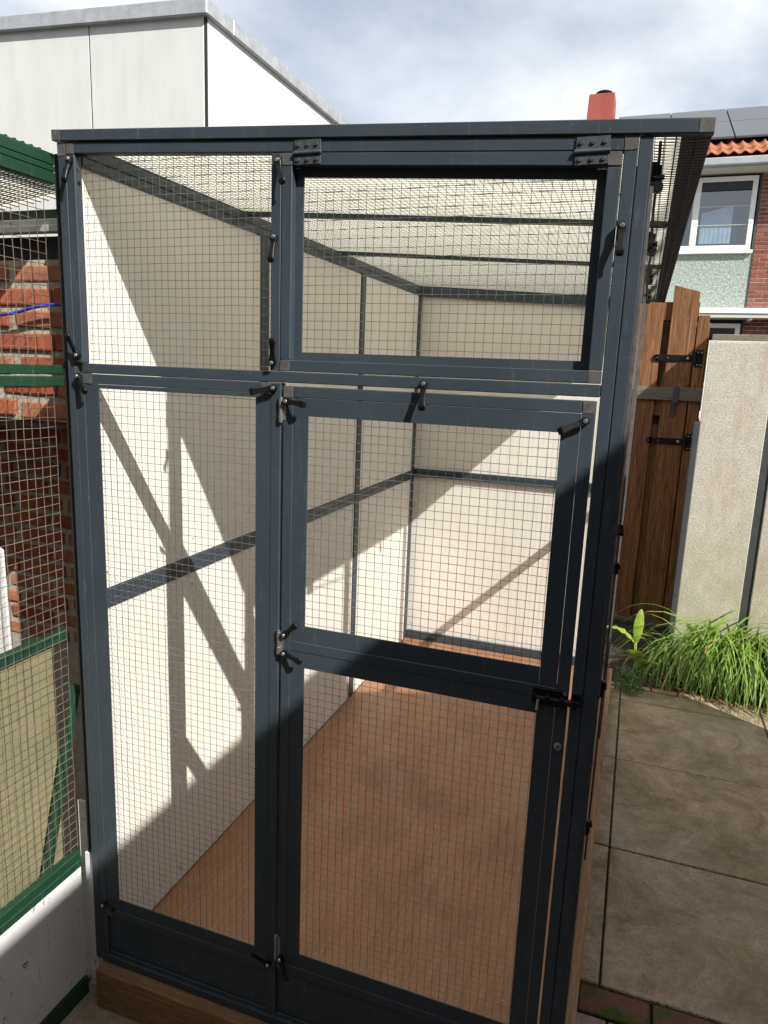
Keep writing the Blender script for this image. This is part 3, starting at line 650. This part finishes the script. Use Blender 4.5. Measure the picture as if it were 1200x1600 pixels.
# brick pier right of the windows: bricks built where they show
hb_ = MB().box(-.103, .103, 0, .05, -.0265, .0265); HME = hb_.mesh('brick', .003); HME.materials.append(M['brick_h'])
row = 0; z = 1.9
while z < 5.05:
    x = 2.96+(.107 if row % 2 else 0)
    if row % 2: inst('brick', HME, (2.905, 12.012, z), RH, scale=(.48, 1, 1)); x = 2.96+.107
    while x < 3.75: inst('brick', HME, (x, 12.012+random.uniform(-.002, .003), z), RH); x += .2165
    z += .0640; row += 1
# pebble-dash spandrel and window unit
MB().box(-.6, 2.815, 12.0, 12.058, 2.93, 3.86).build('spandrel_panel', 'pebble', RH)
MB().box(2.8155, 2.852, 12.02, 12.058, 1.8, 5.07).build('joint_cover', 'slate', RH)
def window(x0, x1, z0, z1, mull, parent=RH, blind=True):
    W = MB(); fw_ = .075
    for a in ((x0, x1, 11.97, 12.055, z0, z0+fw_), (x0, x1, 11.97, 12.055, z1-fw_, z1), (x0, x0+fw_, 11.97, 12.055, z0+fw_, z1-fw_), (x1-fw_, x1, 11.97, 12.055, z0+fw_, z1-fw_)): W.box(*a)
    for mx_ in mull: W.box(mx_-.05, mx_+.05, 11.965, 12.055, z0+fw_, z1-fw_)
    o = W.build('window', 'upvc', parent, .006)
    xs = [x0+fw_]+[v for mx_ in mull for v in (mx_-.05, mx_+.05)]+[x1-fw_]
    for i in range(0, len(xs), 2):
        MB().box(xs[i], xs[i+1], 12.02, 12.026, z0+fw_, z1-fw_).build('pane', 'glass', o)
        if blind: MB().box(xs[i], xs[i+1], 11.985, 12.015, z1-fw_-.13, z1-fw_).build('roller_box', 'shutter', o)
        for q in (.33, .62, .82): MB().box(xs[i], xs[i+1], 12.014, 12.019, z0+fw_+(z1-z0-.15)*q-.006, z0+fw_+(z1-z0-.15)*q+.006).build('glazing_line', 'cream', o) if i == len(xs)-2 and q < .8 else None
    MB().box(x0-.04, x1+.04, 11.93, 12.0, z0-.055, z0-.002).build('sill', 'upvc', o, .005)
    return o
W1 = window(.35, 2.785, 3.905, 5.04, [1.10, 1.905])
cu = MB()
for i in range(14):
    x0 = 2.0+i*.034; cu.hexa([(x0, 12.038-.006*(i % 2), 4.02), (x0+.034, 12.038-.006*((i+1) % 2), 4.02), (x0+.034, 12.045, 4.02), (x0, 12.045, 4.02), (x0, 12.038-.006*(i % 2), 4.50+.008*i), (x0+.034, 12.038-.006*((i+1) % 2), 4.508+.008*i), (x0+.034, 12.045, 4.508+.008*i), (x0, 12.045, 4.50+.008*i)])
cu.build('curtain', 'curtain', W1)
W2 = window(.8, 2.80, 1.2, 2.74, [1.5])
MB().box(-.6, 6, 11.55, 11.99, 2.862, 2.952).build('canopy', 'upvc', RH, .01); MB().box(-.6, 6, 11.57, 11.97, 2.80, 2.861).build('canopy_soffit', 'cream', RH, .004)
for xx in (2.90, 3.55): MB().box(xx-.02, xx+.02, 11.6, 11.99, 2.77, 2.7995).build('canopy_bracket', 'upvc', RH)
MB().box(-6, 9, 11.62, 12.08, 5.085, 5.14).build('soffit', 'cream', RH, .004)
MB().box(-6, 9, 11.50, 11.62, 5.095, 5.215).build('gutter', 'gutter', RH, .02, seg=2)
rs = .46; ry0, rz0 = 11.56, 5.235; ry1 = 15.3; rz1 = rz0+(ry1-ry0)*rs
MB().hexa([(-6, ry0, rz0-.1), (9, ry0, rz0-.1), (9, ry1, rz1-.1), (-6, ry1, rz1-.1), (-6, ry0, rz0-.02), (9, ry0, rz0-.02), (9, ry1, rz1-.02), (-6, ry1, rz1-.02)]).build('roof', 'tile', RH)
MB().hexa([(-6, ry1, rz1-.1), (9, ry1, rz1-.1), (9, 19, rz0-.1), (-6, 19, rz0-.1), (-6, ry1, rz1-.02), (9, ry1, rz1-.02), (9, 19, rz0-.02), (-6, 19, rz0-.02)]).build('roof', 'tile', RH)
# pantiles along the eave
tm = MB(); n = 9; wv = .168; ln = .36
prof = [(-wv/2+wv*i/(n-1), 0.022*math.cos(2*math.pi*(i/(n-1))*.95+.2)+.012*(i/(n-1))) for i in range(n)]
for s0 in (0, 1):
    for (px_, pz_) in prof: tm.v.append((px_, ln*s0, pz_+rs*ln*s0)); tm.v.append((px_, ln*s0, pz_-.018+rs*ln*s0))
o = 2*n
for i in range(n-1):
    a = 2*i; tm.f += [(a, a+2, o+a+2, o+a), (a+1, o+a+1, o+a+3, a+3), (a, a+1, a+3, a+2), (o+a, o+a+2, o+a+3, o+a+1)]
tm.f += [(0, o, o+1, 1), (2*n-2, 2*n-1, o+2*n-1, o+2*n-2)]
TME = tm.mesh('roof_tile', 0, True); TME.materials.append(M['tile'])
for r_ in range(2):
    for i in range(22): inst('roof_tile', TME, (1.30+i*.16, ry0-.04+r_*.31, rz0+.045+r_*(.31*rs+.012)), RH)
for i in range(16): MB().cyl((.5+i*.3, ry1, rz1+.02), (.795+i*.3, ry1, rz1+.03), .10, 12).build('ridge_tile', 'tile', RH)
for i in range(4):
    for k in range(2):
        x0 = .35+i*1.02; y0 = 12.28+k*1.52; y1 = y0+1.49; zf_ = lambda y: rz0+(y-ry0)*rs+.13
        MB().hexa([(x0, y0, zf_(y0)), (x0+1.0, y0, zf_(y0)), (x0+1.0, y1, zf_(y1)), (x0, y1, zf_(y1)), (x0, y0, zf_(y0)+.035), (x0+1.0, y0, zf_(y0)+.035), (x0+1.0, y1, zf_(y1)+.035), (x0, y1, zf_(y1)+.035)]).build('solar_panel', 'solar', RH, .004)
ch = MB().hexa([(-.31, 15.0, 6.5), (.27, 15.0, 6.5), (.27, 15.6, 6.5), (-.31, 15.6, 6.5), (-.27, 15.0, 7.50), (.235, 15.0, 7.50), (.235, 15.6, 7.50), (-.27, 15.6, 7.50)]).build('chimney', 'redpaint', RH, .01)
MB().cyl((0, 15.3, 7.5), (0, 15.3, 7.58), .05, 12).cyl((0, 15.3, 7.60), (0, 15.3, 7.635), .17, 20, .10).cyl((-.08, 15.3, 7.5), (-.08, 15.3, 7.61), .008, 6).cyl((.08, 15.3, 7.5), (.08, 15.3, 7.61), .008, 6).build('chimney_cowl', 'slate', ch)

# ------------------------------------------------------------------ buildings outside the picture that shade the yard
ob = thing('outbuilding', 'brick outbuilding right of the patio, outside the picture, shading the yard', 'building', (4.5, -4, GZ))
MB().prism([(-9, GZ), (.95, GZ), (.95, 2.2), (-.42, 3.51), (-9, 3.51)], 0, 3.2, 7.5).build('wall', 'brick_h', ob, .01)
hs = thing('dwelling', 'dwelling behind the photographer, outside the picture', 'house', (0, -6, GZ))
MB().box(-7, 3.19, -9, -3.6, GZ, 5.6).build('wall', 'render', hs, .01)
fe = thing('board_fence', 'garden fence right of the patio, outside the picture', 'fence', (3.05, 1.6, GZ))
for i in range(9): MB().box(3.02, 3.04, .96+i*.14, .96+i*.14+.132, GZ, 1.72).build('board', 'gatewood', fe, .002)
sh = thing('shed', 'garden shed beyond the concrete fence, outside the picture', 'shed', (4, 5, GZ))
MB().box(2.75, 4.6, 3.33, 6.2, GZ, 3.06).build('wall', 'gatewood', sh, .01)

# ------------------------------------------------------------------ plants
def blade(b, base, az, length, lean, droop, wd, n=7):
    p = Vector(base); d = Vector((math.cos(az)*math.sin(lean), math.sin(az)*math.sin(lean), math.cos(lean))); side = Vector((-math.sin(az), math.cos(az), 0)); seg = length/n; o = len(b.v)
    side = (side+Vector((random.uniform(-.4, .4), random.uniform(-.4, .4), random.uniform(-.3, .3)))).normalized()
    for i in range(n+1):
        u = i/n; w_ = wd*(1-u**2.2)*(.55+.9*min(u*3, 1)*.5)+.0004
        b.v += [tuple(p-side*w_), tuple(p+side*w_)]
        if p.z+d.z*seg < GZ+.004: d.z = max(d.z, (GZ+.006-p.z)/seg)
        p = p+d*seg; d = (d+Vector((math.cos(az)*.12, math.sin(az)*.12, -droop*(.35+u))) * (1.0)).normalized()
    for i in range(n): b.f.append((o+2*i, o+2*i+1, o+2*i+3, o+2*i+2))
for gi, (cx, cy, nb, ll) in enumerate(((1.80, 3.40, 150, .56), (2.06, 3.42, 330, .80), (2.36, 3.40, 330, .82))):
    lab = ['left clump of long arching grass blades against the concrete fence', 'middle thick clump of drooping grass in front of the concrete panel', 'right clump of drooping grass at the edge of the picture'][gi]
    gt = thing('grass_clump', lab, 'grass', (cx, cy, GZ), 'grass clumps by the concrete fence')
    for mt, cnt in (('grass', nb), ('straw', int(nb*.10))):
        b = MB()
        for i in range(cnt):
            a = random.gauss(-math.pi/2, .5) if random.random() < .88 else random.uniform(0, 6.28)
            r_ = random.random()**.6*.14
            blade(b, (cx+random.uniform(-.17, .17), cy+random.uniform(-.07, .08), GZ), a, ll*random.uniform(.55, 1.2), random.uniform(.05, .5), random.uniform(.30, .52), random.uniform(.005, .0095), 10)
        b.build('blades', mt, gt, kind='stuff')
sg = thing('seedling_grass', 'thin short grass sprouting along the paving edge', 'grass', (1.8, 3.06, GZ))
b = MB()
for i in range(150): blade(b, (random.uniform(1.55, 2.5), random.uniform(3.02, 3.15), GZ), random.uniform(0, 6.28), random.uniform(.04, .16), random.uniform(.2, 1.), .3, .0016, 5)
b.build('blades', 'grass', sg, kind='stuff')
def broadleaf(b, base, az, length, lean, droop, wd, wav=.006, n=10, rib=.12):
    p = Vector(base); d = Vector((math.cos(az)*math.sin(lean), math.sin(az)*math.sin(lean), math.cos(lean))); side = Vector((-math.sin(az), math.cos(az), 0)); seg = length/n; o = len(b.v)
    for i in range(n+1):
        u = i/n; w_ = wd*math.sin(math.pi*min(1, .04+.95*u))**.6*(1+.10*math.sin(i*2.6))+.001; nn = side.cross(d).normalized()
        b.v += [tuple(p-side*w_+nn*(rib*w_+wav*math.sin(i*2.1))), tuple(p-side*w_*.5+nn*(rib*.3*w_)), tuple(p), tuple(p+side*w_*.5+nn*(rib*.3*w_)), tuple(p+side*w_+nn*(rib*w_+wav*math.cos(i*2.4)))]
        p = p+d*seg; d = (d+Vector((math.cos(az)*.05, math.sin(az)*.05, -droop*u))).normalized()
    for i in range(n):
        for k in range(4): b.f.append((o+5*i+k, o+5*i+k+1, o+5*i+k+6, o+5*i+k+5))
wd_ = thing('weed_plant', 'pale yellow-green broad leaved weed beside the gate', 'weed', (1.52, 3.24, GZ))
for (dx, dy, az, ln_, le, dr, ww) in ((-.02, .02, 1.4, .22, .06, .05, .030), (-.02, -.05, -1.7, .19, .55, .35, .050), (.02, 0, -.9, .20, .5, .30, .034), (-.03, .02, 2.9, .2, .8, .3, .03), (.01, .03, -1.5, .17, .35, .35, .035)):
    b = MB(); b.wire([(1.52+dx*.4, 3.22+dy*.4, GZ), (1.52+dx, 3.22+dy, GZ+(.215 if ww == .030 else .13 if ww == .050 else .03))], .004, 6); broadleaf(b, (1.52+dx, 3.22+dy, GZ+(.21 if ww == .030 else .125 if ww == .050 else .025)), az, ln_, le, dr, ww); b.build('leaf', 'lime', wd_, smooth=True)
def feathery(cx, cy, n, h, label, mat):
    t_ = thing('leafy_weed', label, 'weed', (cx, cy, GZ)); b = MB()
    for i in range(n):
        a = random.uniform(0, 6.28); r_ = random.random()**.5*h*.55; z_ = GZ+random.uniform(.01, h)*(1-.5*r_/h); c = Vector((cx+r_*math.cos(a), cy+r_*math.sin(a), z_))
        s_ = random.uniform(.006, .014); u = Vector((random.gauss(0, 1), random.gauss(0, 1), random.gauss(0, .5))).normalized(); v_ = u.orthogonal().normalized(); o = len(b.v)
        b.v += [tuple(c-u*s_), tuple(c+v_*s_*.5), tuple(c+u*s_), tuple(c-v_*s_*.5)]; b.f.append((o, o+1, o+2, o+3))
    b.build('foliage', mat, t_, kind='stuff')
    st = MB()
    for i in range(9):
        a = random.uniform(0, 6.28); st.wire([(cx, cy, GZ), (cx+.25*h*math.cos(a), cy+.25*h*math.sin(a), GZ+h*.5), (cx+.5*h*math.cos(a), cy+.5*h*math.sin(a), GZ+h*.8)], .0012)
    st.build('stems', mat, t_, kind='stuff')
feathery(1.475, 2.93, 420, .16, 'small feathery dark green weed growing at the slab corner by the aviary', 'fern')
feathery(1.66, 3.22, 260, .15, 'low leafy weed between the pale weed and the grass', 'grass')
feathery(2.14, 1.62, 160, .10, 'small dark weed in the slab joint at the right edge', 'fern')

# ------------------------------------------------------------------ litter, screws and other small wear
def bits(name, n, spot, size, mat, parent=None, kind='stuff'):
    b = MB()
    for i in range(n):
        x_, y_, z_ = spot(); r_ = size*random.uniform(.5, 1.4); a = random.uniform(0, 6.28); q = random.uniform(.35, .9)
        u = Vector((math.cos(a), math.sin(a), 0)); v_ = Vector((-math.sin(a), math.cos(a), 0))*q; c = Vector((x_, y_, z_)); o = len(b.v)
        b.v += [tuple(c-u*r_), tuple(c-v_*r_), tuple(c+u*r_), tuple(c+v_*r_), tuple(c+Vector((0, 0, r_*.5)))]
        b.f += [(o, o+1, o+4), (o+1, o+2, o+4), (o+2, o+3, o+4), (o+3, o, o+4), (o+3, o+2, o+1, o)]
    return b.build(name, mat, parent, kind=kind)
M['seed'] = simple('pale_seed_husk', (.55, .46, .32), .8, 0, .3, 60)
M['litter'] = simple('brown_plant_litter', (.16, .10, .055), .9, 0, .5, 60)
M['moss'] = simple('green_moss', (.05, .085, .02), .95, 0, .5, 60)
sd = bits('seed_litter', 260, lambda: (random.uniform(.06, 1.3), random.uniform(.04, 2.8), .0117), .0026, 'seed'); tag(sd, 'pale seed husks scattered on the brown floor of the grey aviary', 'seeds')
ll_ = bits('leaf_litter', 420, lambda: (random.uniform(1.42, 2.6), 3.02+abs(random.gauss(0, .11)), GZ+.004), .008, 'litter'); tag(ll_, 'brown plant litter lying below the grass', 'litter')
ls_ = bits('grit', 380, lambda: (random.uniform(1.4, 2.6), random.uniform(-.3, 2.95), GZ+.0012), .0022, 'litter'); tag(ls_, 'dark grit scattered over the paving slabs', 'grit')
def joint():
    if random.random() < .6: return (random.uniform(1.42, 2.4), random.choice(ys)+random.gauss(0, .003), GZ-.004)
    return (random.choice((1.432, 2.21))+random.gauss(0, .003), random.uniform(.6, 2.95), GZ-.004)
mo = bits('moss', 700, joint, .0055, 'moss'); tag(mo, 'moss growing in the joints of the paving slabs', 'moss')
WS = MB().cyl((0, 0, 0), (.0016, 0, 0), .0042, 10, .0030).mesh('board_screw'); WS.materials.append(M['steel'])
for y0, y1 in ((.026, .893), (.951, 1.86), (1.911, 2.82)):
    for z_ in (.10, .58, 1.04, 1.19, 1.66, 2.15):
        for y_ in (y0+.03, (y0+y1)/2, y1-.03): inst('board_screw', WS, (.0441, y_+random.uniform(-.01, .01), z_+random.uniform(-.012, .012)), AV)
